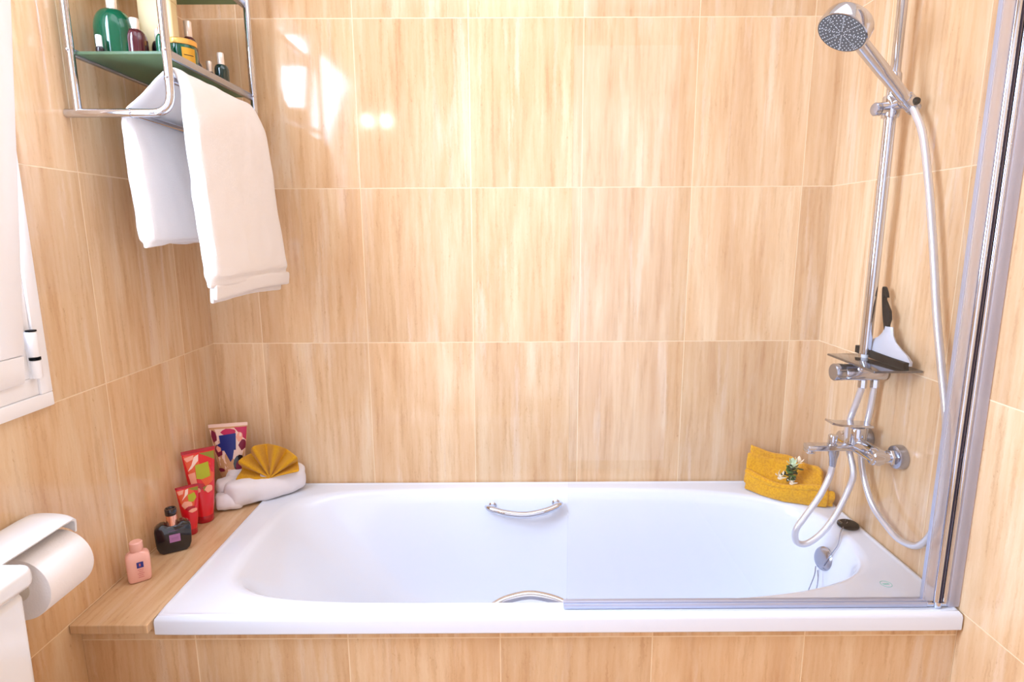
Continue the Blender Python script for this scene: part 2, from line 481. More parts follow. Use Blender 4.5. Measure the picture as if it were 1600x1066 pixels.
# overflow disc, chain, plug
ov = V(.6255, -.308, .473)
bm = B(); lathe(bm, [(0,0),(.029,0),(.031,.002),(.0305,.006),(.026,.0095),(.014,.0115),(0,.012)], ov, ax=(-1, -.25, .28), seg=36)
obj('overflow_cover', bm, M_chrome_s, tub, label='round satin chrome overflow cover')
bm = B(); lathe(bm, [(0,0),(.028,0),(.03,.002),(.02,.004),(0,.0045)], (.40, -.335, RIM-.372), seg=32)
obj('drain', bm, M_chrome, tub)
def chain(bm, pts, r=.0013):
    P = crom(pts, 14)
    tube(bm, P, r, 8)
    for p in P[::2]: bmesh.ops.create_icosphere(bm, subdivisions=1, radius=r*1.45, matrix=Matrix.Translation(p))
bm = B()
chain(bm, [(.6015, -.322, .447), (.597, -.335, .42), (.585, -.342, .34), (.57, -.345, .24), (.548, -.345, .205), (.53,-.335,.23), (.57,-.318,.34), (.598, -.312, .42), (.606, -.303, .447)])
obj('overflow_chain', bm, M_chrome_s, tub)
plug = thing('bath_plug', 'black rubber bath plug on its fine chain at the right rim', 'plug', (.684, -.297, RIM))
bm = B(); lathe(bm, [(0,0),(.024,0),(.026,.002),(.026,.006),(.022,.009),(.012,.0105),(0,.011)], (.684, -.297, RIM+.0005), seg=32)
obj('plug_body', bm, M_black, plug)
bm = B(); tube(bm, [(.680+.0045*math.cos(a*PI/8), -.297, RIM+.0145+.0045*math.sin(a*PI/8)) for a in range(16)], .0012, 8, closed=True)
box(bm, (.660, -.302, RIM+.002), (.668, -.285, RIM+.012), .003)
obj('pull_ring', bm, M_blackg, plug)
bm = B(); chain(bm, [(.680, -.300, RIM+.012), (.660, -.315, RIM+.0045), (.643, -.335, RIM+.001), (.634, -.345, .535), (.624, -.335, .50), (.612, -.325, .462)], .0011)
obj('plug_chain', bm, M_chrome_s, plug)

# grab handles
def handle(pts, radii, feet):
    P = crom(pts, 8); n = len(P)
    rr = []
    for i in range(n):
        q = i/(n-1)*(len(radii)-1); a = int(min(q, len(radii)-2)); rr.append(radii[a]+(radii[a+1]-radii[a])*(q-a))
    g = obj('grab_handle', tube(B(), P, rr, 18), M_chrome, tub, label='curved chrome grab handle')
    for a, b in feet:
        obj('handle_mount', lathe(B(), [(0,0),(.011,0),(.012,.002),(.008,.006),(.007,.02),(0,.02)] , b, ax=(Vector(a)-Vector(b)), seg=20), M_chrome, g)
handle([(-.283,-.078,.514), (-.268,-.090,.512), (-.225,-.104,.505), (-.166,-.110,.5015), (-.108,-.104,.509), (-.066,-.090,.520), (-.052,-.078,.524)],
       [.004,.0095,.0105,.0105,.0105,.0095,.004],
       [((-.262,-.09,.512),(-.262,-.068,.512)), ((-.07,-.09,.520),(-.07,-.068,.520))])
handle([(-.262,-.600,.527), (-.245,-.589,.533), (-.215,-.576,.540), (-.165,-.571,.5475), (-.115,-.576,.5405), (-.082,-.589,.533), (-.066,-.600,.527)],
       [.003,.0085,.0095,.0095,.0095,.0085,.003],
       [((-.235,-.585,.535),(-.24,-.6,.53)), ((-.09,-.585,.535),(-.085,-.6,.53))])

# ------------------------------------------------------------------ folding glass screen
scr = thing('bath_screen', 'clear glass bath screen with silver bottom rail and wall profiles', 'shower screen', (.65, -.633, RIM))
SZ = 2.10; ys = -.633
obj('glass_panel', box(B(), (-.0905, ys-.003, RIM+.012), (.652, ys+.003, SZ)), M_glass, scr, smooth=False)
bm = B(); box(bm, (-.0975, ys-.0075, RIM+.0005), (.655, ys+.0075, RIM+.0125), .002)
box(bm, (-.0975, ys-.005, RIM+.0125), (.655, ys+.005, RIM+.0165), .001)
obj('bottom_rail', bm, M_rail, scr)
obj('seal_strip', box(B(), (.6465, ys-.006, RIM+.014), (.666, ys+.006, SZ), .001), M_seal, scr, label='pale vertical seal strip')
obj('glass_edge', box(B(), (.6445, ys-.0045, RIM+.014), (.6462, ys+.0045, SZ)), M_rail, scr, smooth=False)
bm = B(); tube(bm, [(.6725, ys-.004, RIM+.012), (.6725, ys-.004, SZ)], .0058, 20)
tube(bm, [(.6905, ys-.004, RIM+.012), (.6905, ys-.004, SZ)], .0048, 20)
obj('hinge_post', bm, M_chrome, scr)
obj('wall_profile', box(B(), (.6965, ys-.010, RIM+.0015), (XR-.001, ys+.012, SZ), .003), M_prof, scr)
obj('gasket', box(B(), (.6805, ys-.006, RIM+.013), (.6832, ys+.004, SZ)), M_gask, scr, smooth=False)
bm = B(); lathe(bm, [(0,0),(.008,0),(.008,.012),(0,.012)], (.676, ys-.004, RIM+.0005), seg=20); box(bm, (.655, ys-.006, RIM+.0005), (.70, ys+.006, RIM+.010), .002)
obj('pivot_foot', bm, M_chrome, scr)

# ------------------------------------------------------------------ towel rack on the left wall
YN, YFR = -.488, -.088
xw, xb = -1.0705, -.881
rack = thing('towel_rack', 'chrome tube wall rack with green glass shelf over two towel rails', 'towel rack', (XL, -.288, 1.57))
R_ = .0085
def side(y):
    bm = B()
    P = fillet([(XL+.001, y, 1.567), (xb, y, 1.567), (xb, y, 2.02), (XL+.001, y, 2.02)], .042, 10)
    tube(bm, P, R_, 18)
    tube(bm, [(xw, y, 1.570), (xw, y, 2.018)], R_*.92, 18)
    for q in ((xb, y, 1.6845), (xb, y, 1.630)):
        lathe(bm, [(0,-.002),(R_*1.08,-.002),(R_*1.08,.002),(0,.002)], q, seg=18)
    lathe(bm, [(0,0),(R_*1.1,0),(R_*1.1,.003),(0,.003)], (-.9655, y, 1.567), ax=(1,0,0), seg=18)
    for q in ((xb+.002, y-R_, 1.6845), (xb+.0, y-R_, 1.633), (-.962, y-R_, 1.567), (xw, y-R_, 1.6845)):
        bmesh.ops.create_uvsphere(bm, u_segments=12, v_segments=8, radius=.0034, matrix=Matrix.Translation(q))
    return bm
obj('side_frame', side(YN), M_chrome, rack); obj('side_frame', side(YFR), M_chrome, rack)
obj('towel_rail', tube(B(), [(xb-.002, YN, 1.633), (xb-.002, YFR, 1.633)], .0075, 16), M_chrome, rack)
obj('towel_rail', tube(B(), [(-.9655, YN, 1.567), (-.9655, YFR, 1.567)], .0075, 16), M_chrome, rack)
for zz in (1.680, 1.905):
    g = obj('glass_shelf', box(B(), (xw+.003, YN+.010, zz), (xb-.005, YFR-.009, zz+.006), .001, 1), M_shelf, rack, smooth=False, label='frosted green glass shelf')
    bm = B(); box(bm, (xb-.0105, YN+.004, zz-.006), (xb+.001, YFR, zz+.009), .002)
    box(bm, (xw-.004, YN+.004, zz-.006), (xw+.006, YFR, zz+.009), .002)
    obj('shelf_edge', bm, M_chrome_s, g)

# bath towel over both rails
tw = B(); path = [(-.836,1.213), (-.838,1.26), (-.846,1.36), (-.852,1.47), (-.857,1.57), (-.862,1.615), (-.874,1.6455), (-.889,1.652), (-.905,1.643), (-.94,1.612), (-.966,1.5905), (-.984,1.575), (-.990,1.545), (-.986,1.48), (-.982,1.40), (-.978,1.33), (-.976,1.297)]
pp = crom([(x, 0, z) for x, z in path], 5)
tot = len(pp)
grid = []
for i, p in enumerate(pp):
    q = i/(tot-1)
    front = max(0, 1-q/.42)
    back = max(0, (q-.68)/.32)
    yn = -.474-.028*front+.0*back
    yf = -.128+.045*front-.03*back
    row = []
    for j in range(29):
        s = j/28; y = yn+(yf-yn)*s
        sway = .004*math.sin(s*7+q*3)*(front+back)
        row.append(V(p.x+sway, y, p.z+(.010*math.sin(s*3.1) if back > .95 else 0)))
    grid.append(row)
def th(i, j):
    s = j/28; q = i/(tot-1)
    e = min(s, 1-s)
    base = .014+.024*min(1, max(0, (.40-q)/.16)) + .024*min(1, max(0, (q-.66)/.14))
    if q < .03 or q > .97: base *= .6
    return base*(.35+.65*math.sqrt(max(0, 1-(1-min(1, e/.055))**2)))
thick_sheet(tw, grid, th)
noisy(tw, .0032, 28); noisy(tw, .0012, 160, 3)
o = obj('bath_towel', tw, M_towel, sub=1)
tag(o, 'white terry bath towel folded over the chrome rack rails', 'towel')
o_t = o
for k, (dx, z0, z1, ya, yb) in enumerate([(.004, 1.186, 1.222, -.492, -.072), (-.010, 1.178, 1.215, -.480, -.096)]):
    bm = B(); g = []
    for i in range(5):
        a = i/4
        g.append([V(-.832+dx-.003*a, ya+(yb-ya)*j/20, z1+(z0-z1)*a+.007*math.sin(j/20*3)-(.006*j/20 if k else 0)) for j in range(21)])
    thick_sheet(bm, g, .011); noisy(bm, .002, 40, k)
    obj('folded_hem', bm, M_towel, o_t, sub=1)

# ------------------------------------------------------------------ toiletries on the shelf
ZS = 1.6865
def bottle(name, label, x, y, prof, capprof, mb, mc, group=None, cat='bottle', seg=32, base=None):
    base = ZS if base is None else base
    t = thing(name, label, cat, (x, y, base), group or 'toiletries standing on the glass shelf')
    obj('bottle_body', lathe(B(), prof, (x, y, base), seg=seg), mb, t)
    obj('cap', lathe(B(), capprof, (x, y, base), seg=seg), mc, t)
    return t
def bprof(r, h, sh=.25, neck=.35):
    """round bottle profile radius r, height h"""
    hs = h*(1-sh); out = [(0,0), (r*.85,0), (r,.003), (r, hs)]
    for k in range(1, 8):
        a = k/8*PI/2; out.append((r*neck+(r-r*neck)*math.cos(a), hs+(h-hs)*math.sin(a)))
    out += [(r*neck, h), (0, h)]
    return out
def cprof(r, z0, z1): return [(0,z0),(r*.96,z0),(r,z0+.001),(r,z1-.002),(r*.9,z1),(0,z1)]
bottle('bath_gel_bottle', 'large round-shouldered green bottle at the near end of the glass shelf', -1.030, -.405, bprof(.0375, .100, .42, .3), cprof(.010, .1002, .125), M_grnglass, M_cap)
bottle('small_bottle', 'tiny bottle with a pale blue-white cap in front of the big green bottle', -1.028, -.462, bprof(.008, .012, .4, .6), cprof(.0058, .0122, .034), M_dark, M_plast)
bottle('shampoo_bottle', 'dark red bottle with a pearl cap beside the big green bottle', -.9915, -.398, bprof(.0225, .064, .4, .42), cprof(.0095, .0642, .086), M_maroon, M_cap)
bottle('shampoo_bottle', 'small dark bottle between the dark red bottle and the slim green bottle', -.9645, -.36, bprof(.015, .052, .35, .5), cprof(.0072, .0522, .076), M_dark, M_cap)
bottle('slim_bottle', 'slim green bottle with rosy cap behind the front rack tube', -.930, -.415, bprof(.0095, .050, .35, .35), cprof(.0034, .0502, .068), M_grnglass, M_rose)
bottle('conditioner_bottle', 'dark red bottle with a pale cap behind the green jar', -.9485, -.262, bprof(.018, .090, .4, .42), cprof(.0085, .0902, .125), M_maroon, M_cap)
bottle('small_bottle', 'very small dark bottle just right of the green jar', -.920, -.292, bprof(.011, .026, .4, .6), cprof(.006, .0262, .031), M_dark, M_dark)
bottle('small_bottle', 'small dark bottle with pearl cap, the shorter of the pair at the far shelf end', -.9285, -.218, bprof(.010, .026, .3, .65), cprof(.0065, .0262, .050), M_dark, M_cap)
bottle('small_bottle', 'dark green bottle with pearl cap, the taller of the pair at the far shelf end', -.9095, -.195, bprof(.0165, .048, .3, .5), cprof(.0078, .0482, .075), M_darkgrn, M_cap)
t = thing('cream_carton', 'tall cream carton behind the green jar on the glass shelf', 'carton', (-.988, -.31, ZS), 'toiletries standing on the glass shelf')
bm = B(); sloft(bm, [(0,.036,.018,8),(.148,.036,.018,8)], (-.988, -.31, ZS), .1)
obj('carton_body', bm, M_cream, t)
obj('carton_lid', sloft(B(), [(.1482,.0372,.0192,8),(.19,.0372,.0192,8)], (-.988, -.31, ZS), .1), M_cream, t)
t = thing('cream_jar', 'squat green jar with gold lid and gold label on the glass shelf', 'jar', (-.9215, -.352, ZS), 'toiletries standing on the glass shelf')
jx, jy = -.9215, -.352
obj('jar_body', lathe(B(), [(0,0),(.028,0),(.031,.003),(.0315,.03),(.030,.043),(0,.043)], (jx, jy, ZS), seg=40), M_grnglass, t)
obj('lid', lathe(B(), [(0,.0432),(.0315,.0432),(.032,.0445),(.032,.053),(.030,.055),(0,.055)], (jx, jy, ZS), seg=40), M_gold, t)
bm = B(); g = []
for i in range(9):
    a = math.radians(-62+i*6.5)
    g.append([V(jx+.0321*math.cos(a), jy+.0321*math.sin(a), ZS+z) for z in (.006, .036)])
strip(bm, g); obj('label', bm, M_goldl, t)
bm = B(); g = []
for i in range(7):
    a = math.radians(-55+i*6)
    g.append([V(jx+.0324*math.cos(a), jy+.0324*math.sin(a), ZS+z) for z in (.020, .0215)])
strip(bm, g); obj('label_text', bm, M_dark, t)

# ------------------------------------------------------------------ toiletries on the ledge
ZL = .5545
# pink bottle
px_, py_, yaw = -1.0500, -.514, math.radians(36)
t = thing('lotion_bottle', 'small pink plastic bottle with blue square on its label standing on the ledge', 'bottle', (px_, py_, ZL))
obj('bottle_body', sloft(B(), [(0,.019,.012,4),(.002,.0215,.0145,4.5),(.008,.023,.016,5),(.052,.024,.0165,5),(.060,.0235,.016,4.5),(.066,.021,.0145,4),(.070,.015,.012,3),(.0715,.011,.011,2),(.079,.0105,.0105,2)], (px_, py_, ZL), yaw), M_pink, t)
obj('cap', lathe(B(), [(0,.0745),(.0128,.0745),(.0135,.076),(.013,.092),(.011,.094),(0,.0943)], (px_, py_, ZL)), M_pink, t)
def facepatch(bm, c, yaw, d, x0, x1, z0, z1, mi=0):
    """flat patch on a face with outward direction -y rotated by yaw"""
    P = []
    for x, z in ((x0,z0),(x1,z0),(x1,z1),(x0,z1)):
        a, b = rot2(x, -d, yaw); P.append(bm.verts.new((c[0]+a, c[1]+b, c[2]+z)))
    f = bm.faces.new(P); f.material_index = mi
bm = B(); c = (px_, py_, ZL)
facepatch(bm, c, yaw, .0168, -.004, .009, .036, .050, 0)
for k, (a, b) in enumerate([(-.003,.008),(-.001,.007),(-.004,.009),(-.002,.007),(-.003,.008)]):
    facepatch(bm, c, yaw, .0168, a, b, .031-k*.0045, .0322-k*.0045, 1)
facepatch(bm, c, yaw, .0170, .0005, .0035, .040, .0465, 1)
obj('printed_label', bm, [M_blue, M_pinktxt], t, smooth=False)

# black perfume bottle
px_, py_, yaw = -1.0415, -.388, math.radians(31)
c = (px_, py_, ZL)
t = thing('perfume_bottle', 'flat black perfume bottle with rose gold collar and lilac label', 'bottle', c)
bm = B()
prof = [(-.025,0),(.025,0),(.033,.006),(.0375,.018),(.039,.036),(.0395,.060),(.038,.067),(.033,.072),(.024,.0765),(.017,.076),(.011,.0705),(-.011,.0705),(-.017,.076),(-.024,.0765),(-.033,.072),(-.038,.067),(-.0395,.060),(-.039,.036),(-.0375,.018),(-.033,.006)]
rings = []
for d, sc in ((-.014,.93),(-.0125,.98),(-.010,1),(.010,1),(.0125,.98),(.014,.93)):
    ring = []
    for x, z in prof:
        a, b = rot2(x*sc, d, yaw); ring.append(bm.verts.new((px_+a, py_+b, ZL+.0345+(z-.0345)*sc+ (0 if sc==1 else 0))))
    rings.append(ring)
join(bm, rings); obj('bottle_body', bm, M_blackg, t)
obj('collar', lathe(B(), [(0,.069),(.0122,.069),(.0122,.095),(0,.095)], c), M_rose, t)
obj('cap', lathe(B(), [(0,.0952),(.0122,.0952),(.0132,.0965),(.0132,.110),(.012,.112),(.0095,.1115),(.0085,.109),(0,.1085)], c), M_dark, t)
bm = B(); facepatch(bm, c, yaw, .01425, -.009, .0145, .028, .048, 0); facepatch(bm, c, yaw, .01445, -.004, .010, .0385, .0395, 1); facepatch(bm, c, yaw, .01445, -.004, .010, .0350, .0357, 1)
facepatch(bm, c, yaw, .01425, -.010, .011, .0575, .0584, 1)
obj('printed_label', bm, [M_lilac, M_lilacd], t, smooth=False)

# squeeze tubes
def squeeze(name, label, c, yaw, W, r, H, caph, mbody, mcap, mcrimp, patches, pm, lean=0.):
    t = thing(name, label, 'tube', c, 'squeeze tubes standing on the ledge')
    def sec(v):      # v 0..1 over body
        return r+(W-r)*v**.8, r*(1-v)**.75+.0012
    def pt(a, v, off=0.):
        w, d = sec(v); th_ = a*PI/2
        x, y = (w+off)*math.sin(th_), -(d+off)*math.cos(th_)
        x, y = rot2(x, y, yaw); z = caph+(H-caph)*v
        lx, ly = rot2(0, lean*z, yaw)
        return V(c[0]+x+lx, c[1]+y+ly, c[2]+z)
    bm = B(); rings = []
    for i in range(15):
        v = i/14*.955; rings.append([bm.verts.new(pt(4*k/40, v)) for k in range(40)])
    join(bm, rings); body = obj('tube_body', bm, mbody, t)
    lx, ly = rot2(0, lean*caph*.5, yaw)
    obj('cap', lathe(B(), [(0,0),(r*.94,0),(r,.002),(r*1.0,caph-.001),(r*.97,caph),(0,caph)], (c[0]+lx*.3, c[1]+ly*.3, c[2]), seg=36), mcap, t)
    bm = B(); rings = []
    for v in (.95, 1.0):
        w, d = sec(.955); rings.append([])
        for k in range(40):
            th_ = 2*PI*k/40; x, y = rot2((w+.0012)*math.sin(th_), -.0022*math.cos(th_), yaw)
            z = caph+(H-caph)*v; lx, ly = rot2(0, lean*z, yaw)
            rings[-1].append(bm.verts.new((c[0]+x+lx, c[1]+y+ly, c[2]+z)))
    join(bm, rings); obj('crimped_end', bm, mcrimp, t)
    # print: polygons in (a, v) draped over the surface, layered outward
    bm = B()
    for li, (mi, poly) in enumerate(patches):
        off = .0003+.00012*li
        n = len(poly); cx = sum(p[0] for p in poly)/n; cy = sum(p[1] for p in poly)/n
        # subdivide edges, rings toward the centre so the patch follows the curve
        ed = []
        for i in range(n):
            p, q = poly[i], poly[(i+1) % n]
            for s in range(4): ed.append((p[0]+(q[0]-p[0])*s/4, p[1]+(q[1]-p[1])*s/4))
        prev = None
        for f_ in (1, .66, .33):
            cur = [bm.verts.new(pt(cx+(x-cx)*f_, cy+(y-cy)*f_, off)) for x, y in ed]
            if prev:
                for k in range(len(cur)):
                    bm.faces.new((prev[k], prev[(k+1) % len(cur)], cur[(k+1) % len(cur)], cur[k])).material_index = mi
            prev = cur
        bm.faces.new(prev).material_index = mi
    obj('printed_pattern', bm, pm, body)
    return t
PM = [M_orange, M_peach, M_cpink, M_lime, M_olive, M_dred, M_red]
def blob(cx, cy, rx, ry, n=10, ph=0., w=.12):
    return [(cx+rx*math.cos(2*PI*k/n)*(1+w*math.sin(3*k+ph)), cy+ry*math.sin(2*PI*k/n)*(1+w*math.sin(3*k+ph))) for k in range(n)]
red_pat = [(0, [(-.75,.93),(-.1,.93),(.0,.75),(-.1,.62),(-.5,.60),(-.62,.72)]),
           (0, blob(.30,.62,.40,.17)),
           (6, [(-.05,.93),(.45,.86),(.75,.72),(.78,.60),(.5,.64),(.3,.8),(-.05,.84)]),
           (4, [(.0,.94),(.8,.94),(.8,.80),(.45,.85),(.2,.90)]),
           (1, [(-.72,.90),(-.2,.93),(-.25,.87),(-.55,.84)]),
           (2, [(-.2,.90),(-.02,.93),(-.05,.84),(-.35,.74),(-.6,.70),(-.35,.79)]),
           (1, [(-.62,.66),(-.25,.68),(-.22,.50),(-.52,.46)]),
           (3, [(-.2,.78),(.35,.80),(.42,.58),(.0,.56),(-.22,.58)]),
           (5, blob(-.22,.455,.34,.055)), (4, [(.0,.44),(.3,.46),(.3,.38),(.05,.38)]), (1, blob(.30,.40,.22,.055)), (1, blob(-.35,.41,.24,.045))]
squeeze('hand_cream_tube', 'large red tube with lime square and peach petals behind the small red tube', (-1.046, -.232, ZL), math.radians(36), .0405, .0225, .205, .020, M_red, M_dred, M_dred, red_pat, PM)
small_pat = [(0, [(-.75,.93),(.3,.93),(.5,.7),(.3,.5),(-.4,.48),(-.62,.66)]),
             (4, [(.0,.94),(.8,.94),(.78,.84),(.3,.88)]),
             (1, [(-.74,.91),(-.2,.93),(-.3,.84),(-.6,.82)]), (2, [(-.12,.92),(.05,.94),(.0,.82),(-.45,.68),(-.2,.80)]),
             (3, [(-.02,.80),(.40,.83),(.55,.70),(.25,.62),(-.02,.66)]), (1, blob(-.15,.58,.36,.085)), (5, blob(.05,.49,.34,.05)), (1, blob(.25,.43,.34,.045))]
squeeze('hand_cream_tube', 'small red tube with lime patch standing beside the black perfume bottle', (-1.045, -.303, ZL), math.radians(36), .0265, .0145, .132, .016, M_red, M_dred, M_dred, small_pat, PM)
PF = [M_tan, M_dmag, M_mag, M_cpink, M_navy, M_peach, M_dark]
fl_pat = [(3, [(-.85,.93),(.85,.93),(.8,.1),(-.8,.1)]),
          (0, [(-.8,.45),(.1,.5),(.7,.35),(.75,.05),(-.75,.05)]),
          (1, blob(-.62,.83,.17,.09)), (2, [(.2,.94),(.85,.94),(.82,.74),(.5,.80)]),
          (2, blob(.0,.88,.26,.05)), (5, blob(.42,.80,.14,.07)), (3, blob(.45,.83,.05,.03,8)), (1, blob(.60,.68,.22,.08)), (1, blob(-.48,.62,.20,.09)), (5, blob(-.45,.65,.12,.05)),
          (4, [(-.2,.62),(.2,.66),(.12,.50),(.02,.45)]), (4, [(-.34,.84),(.26,.86),(.26,.62),(-.32,.62)]), (4, [(-.5,.70),(-.3,.74),(-.3,.66)]),
          (6, blob(.42,.42,.28,.12,12,1,.03)), (1, blob(.46,.38,.22,.09,12,1,.03)), (1, blob(-.5,.34,.22,.03)), (1, blob(-.1,.22,.2,.03))]
squeeze('body_lotion_tube', 'floral tube with navy square label and pink crimped top behind the white towel', (-1.033, -.085, ZL), math.radians(14), .053, .022, .228, .022, M_tan, M_cpink, M_cpink, fl_pat, PF)

# ------------------------------------------------------------------ rolled white towel with mustard fan
def roll(bm, a, b, r1, r2, hh, seed, ns=26, seg=26, sag=0.):
    a, b = Vector(a), Vector(b); d = (b-a); Ln = d.length; d.normalize(); n = V(-d.y, d.x, 0)
    rings = []
    for i in range(ns+1):
        s = i/ns; e = min(s, 1-s)*2
        f_ = (1-(1-min(1, e/.30))**2.4)**(1/2.4) if e < .30 else 1
        f_ = max(f_, .12)
        c = a+d*(Ln*s); w = (r1+(r2-r1)*s)*f_
        ring = []
        for k in range(seg):
            x, z = sellipse(w, hh*(.55+.45*f_), 2.6, k, seg)
            ring.append(bm.verts.new(c+n*x+V(0,0,max(z, -hh*.96)-sag*math.sin(s*PI))))
        rings.append(ring)
    join(bm, rings); noisy(bm, .007, 22, seed); noisy(bm, .0022, 90, seed)
o = obj('folded_towel', (lambda bm: (roll(bm, (-1.018,-.172,ZL+.040), (-.835,-.035,ZL+.050), .036, .036, .040, 2.), roll(bm, (-1.04,-.115,ZL+.044), (-.87,-.018,ZL+.052), .034, .03, .044, 5.), bm)[-1])(B()), M_towel2, sub=1)
tag(o, 'white terry towel rolled in a boat shape at the left back corner of the bathtub', 'towel')
# hem creases of the towel end
bm = B()
roll(bm, (-1.046,-.172,ZL+.024), (-.975,-.150,ZL+.026), .026, .03, .023, 8., 16, 20)
roll(bm, (-1.052,-.150,ZL+.062), (-.985,-.118,ZL+.064), .024, .026, .017, 11., 16, 20)
obj('rolled_edge', bm, M_towel2, o, sub=1)

fan = B(); piv = V(-.9085, -.118, .628); nrm_f = V(.30, -.95, .08).normalized(); ux = V(.95, .30, 0).normalized(); uz = V(0,0,1)
def fan_r(a):   # a in degrees, 0 right .. 180 left
    K = [(-4,.080),(10,.092),(25,.098),(42,.100),(60,.106),(78,.112),(95,.116),(100,.112),(110,.100),(122,.104),(135,.100),(150,.088),(165,.090),(182,.096),(196,.098)]
    for (a0, r0), (a1, r1) in zip(K, K[1:]):
        if a0 <= a <= a1: return r0+(r1-r0)*(a-a0)/(a1-a0)
    return K[-1][1] if a > 100 else K[0][1]
NA = 112; grid = []
for i in range(NA+1):
    a = -4+200*i/NA; row = []
    ph = (a+4)/200*6*2*PI+.5*math.sin(a*.06)
    for j in range(15):
        s = j/14; r = fan_r(a)*s*(.96+.05*math.cos(ph)*s)
        amp = .004+.017*s
        dep = amp*math.cos(ph)-.012*s
        row.append(piv+ux*(r*math.cos(math.radians(a+12)))+uz*(r*math.sin(math.radians(a+12))*.93)+nrm_f*dep)
    grid.append(row)
strip(fan, grid)
o = obj('fan_folded_cloth', fan, M_mustard)
md = o.modifiers.new('thick', 'SOLIDIFY'); md.thickness = .0035; md.offset = 0
md = o.modifiers.new('sub', 'SUBSURF'); md.levels = 1; md.render_levels = 1
tag(o, 'mustard yellow cloth pleated into a fan, tucked into the white towel', 'cloth')

# ------------------------------------------------------------------ mustard towel with flowers
def curve2(pts, n): return crom([(x, y, 0) for x, y in pts], n)
yt = thing('folded_towel', 'mustard yellow folded towel pocket on the right back corner of the bathtub', 'towel', (.61, -.09, RIM))
# back slab
bm = B(); base = curve2([(.517,-.034),(.57,-.040),(.63,-.058),(.675,-.088),(.700,-.125)], 8); n = len(base)
grid = []
for i, p in enumerate(base):
    s = i/(n-1); hh = .130-.050*s**.7+.006*math.sin(s*16)*s
    grid.append([V(p.x+.010*(j/10)*(1-s), p.y+.008*j/10*(1-s)-.004*math.sin(s*9), RIM+hh*j/10) for j in range(11)])
thick_sheet(bm, grid, lambda i, j: .022-.006*(j/10)); noisy(bm, .004, 30, 1); noisy(bm, .0012, 150, 2)
obj('back_fold', bm, M_yellow, yt, sub=1)
# filling between the back fold and the pocket
bm = B(); grid = []
frontc = curve2([(.503,-.052),(.54,-.100),(.585,-.137),(.64,-.160),(.685,-.178)], 8)
for i in range(n):
    a, b = base[i], frontc[i]; s = i/(n-1); b = b+(a-b)*.10
    row = []
    for j in range(9):
        q = j/8; p = a.lerp(b, q)
        z = RIM+(.104-.036*s)*(1-q)**1.1+.016*q+.008*math.sin(q*PI)*math.sin(s*11)+.003*math.sin(s*14+q*4)
        row.append(V(p.x, p.y, z))
    grid.append(row)
thick_sheet(bm, grid, .014); noisy(bm, .004, 34, 6)
obj('inner_fold', bm, M_yellow, yt, sub=1)
# front pocket band
bm = B(); grid = []
for i, p in enumerate(frontc):
    s = i/(n-1); hh = .056+.003*math.cos(s*8)-(.012*math.sin(s*PI))
    grid.append([V(p.x+.002*(1-j/9), p.y-.008-.006*math.sin(j/9*PI), RIM+.0015+hh*j/9) for j in range(10)])
thick_sheet(bm, grid, lambda i, j: .020-.005*(j/9)); noisy(bm, .003, 34, 8); noisy(bm, .001, 160, 2)
band = obj('front_pocket', bm, M_yellow, yt, sub=1)
bm = B(); tube(bm, [g[-1]+V(-.001,-.003,-.001) for g in grid], .0095, 12); noisy(bm, .0025, 60, 3)
obj('pocket_edge', bm, M_yellow, band, sub=1)
# hanging right-hand flap
bm = B(); grid = []
for i in range(9):
    s = i/8
    grid.append([V(.640+.062*s, -.172-.020*s+.004*math.sin(j), RIM-.000+.002+(.050-.004*s)*j/7) for j in range(8)])
thick_sheet(bm, grid, .012); noisy(bm, .003, 40, 5)
obj('end_flap', bm, M_yellow, yt, sub=1)
# flowers
fl = thing('flower_posy', 'tiny posy of cream flowers with green leaves tucked in the mustard towel', 'flowers', (.60, -.125, .625))
def petal(bm, c, d, ln, wd, curl=.3):
    d = Vector(d).normalized(); side_ = d.cross(V(0,0,1)); side_ = side_.normalized() if side_.length > .01 else V(1,0,0); up = side_.cross(d)
    g = []
    for i in range(6):
        s = i/5; w = wd*math.sin(PI*(.12+.86*s))**.8
        g.append([Vector(c)+d*ln*s+side_*(w*q)+up*(curl*ln*s*s-abs(q)*w*.25) for q in (-1,-.5,0,.5,1)])
    strip(bm, g)
def flower(c, R, m, n=6, lab='cream petals', nrm=(0,-.8,.6)):
    bm = B(); ax, u, w = axes(nrm)
    for k in range(n):
        a = 2*PI*k/n+.3; petal(bm, c, (u*math.cos(a)+w*math.sin(a))+ax*.5, R, R*.36)
    bmesh.ops.create_icosphere(bm, subdivisions=2, radius=R*.28, matrix=Matrix.Translation(Vector(c)+ax*R*.15))
    o = obj('blossom', bm, m, fl); md = o.modifiers.new('t', 'SOLIDIFY'); md.thickness = .0007
flower((.575,-.128,.628), .019, M_petal, 5); flower((.603,-.142,.617), .017, M_petal, 5)
flower((.634,-.112,.664), .017, M_petal, 5, nrm=(0,-.5,.8)); flower((.612,-.122,.660), .021, M_petal2, 8, nrm=(-.2,-.7,.7))
for mm, cnt, nm in ((M_leaf, 16, 'leaf_sprig'), (M_leaf2, 16, 'leaf_sprig')):
    bm = B()
    for k in range(cnt):
        c0 = (.608+random.uniform(-.016,.016), -.128+random.uniform(-.008,.008), .636+random.uniform(-.012,.018))
        petal(bm, c0, (random.uniform(-1,1), random.uniform(-1,-.2), random.uniform(-.5,1)), random.uniform(.016,.028), .0065, random.uniform(-.3,.3))
    o = obj(nm, bm, mm, fl); md = o.modifiers.new('t', 'SOLIDIFY'); md.thickness = .0006

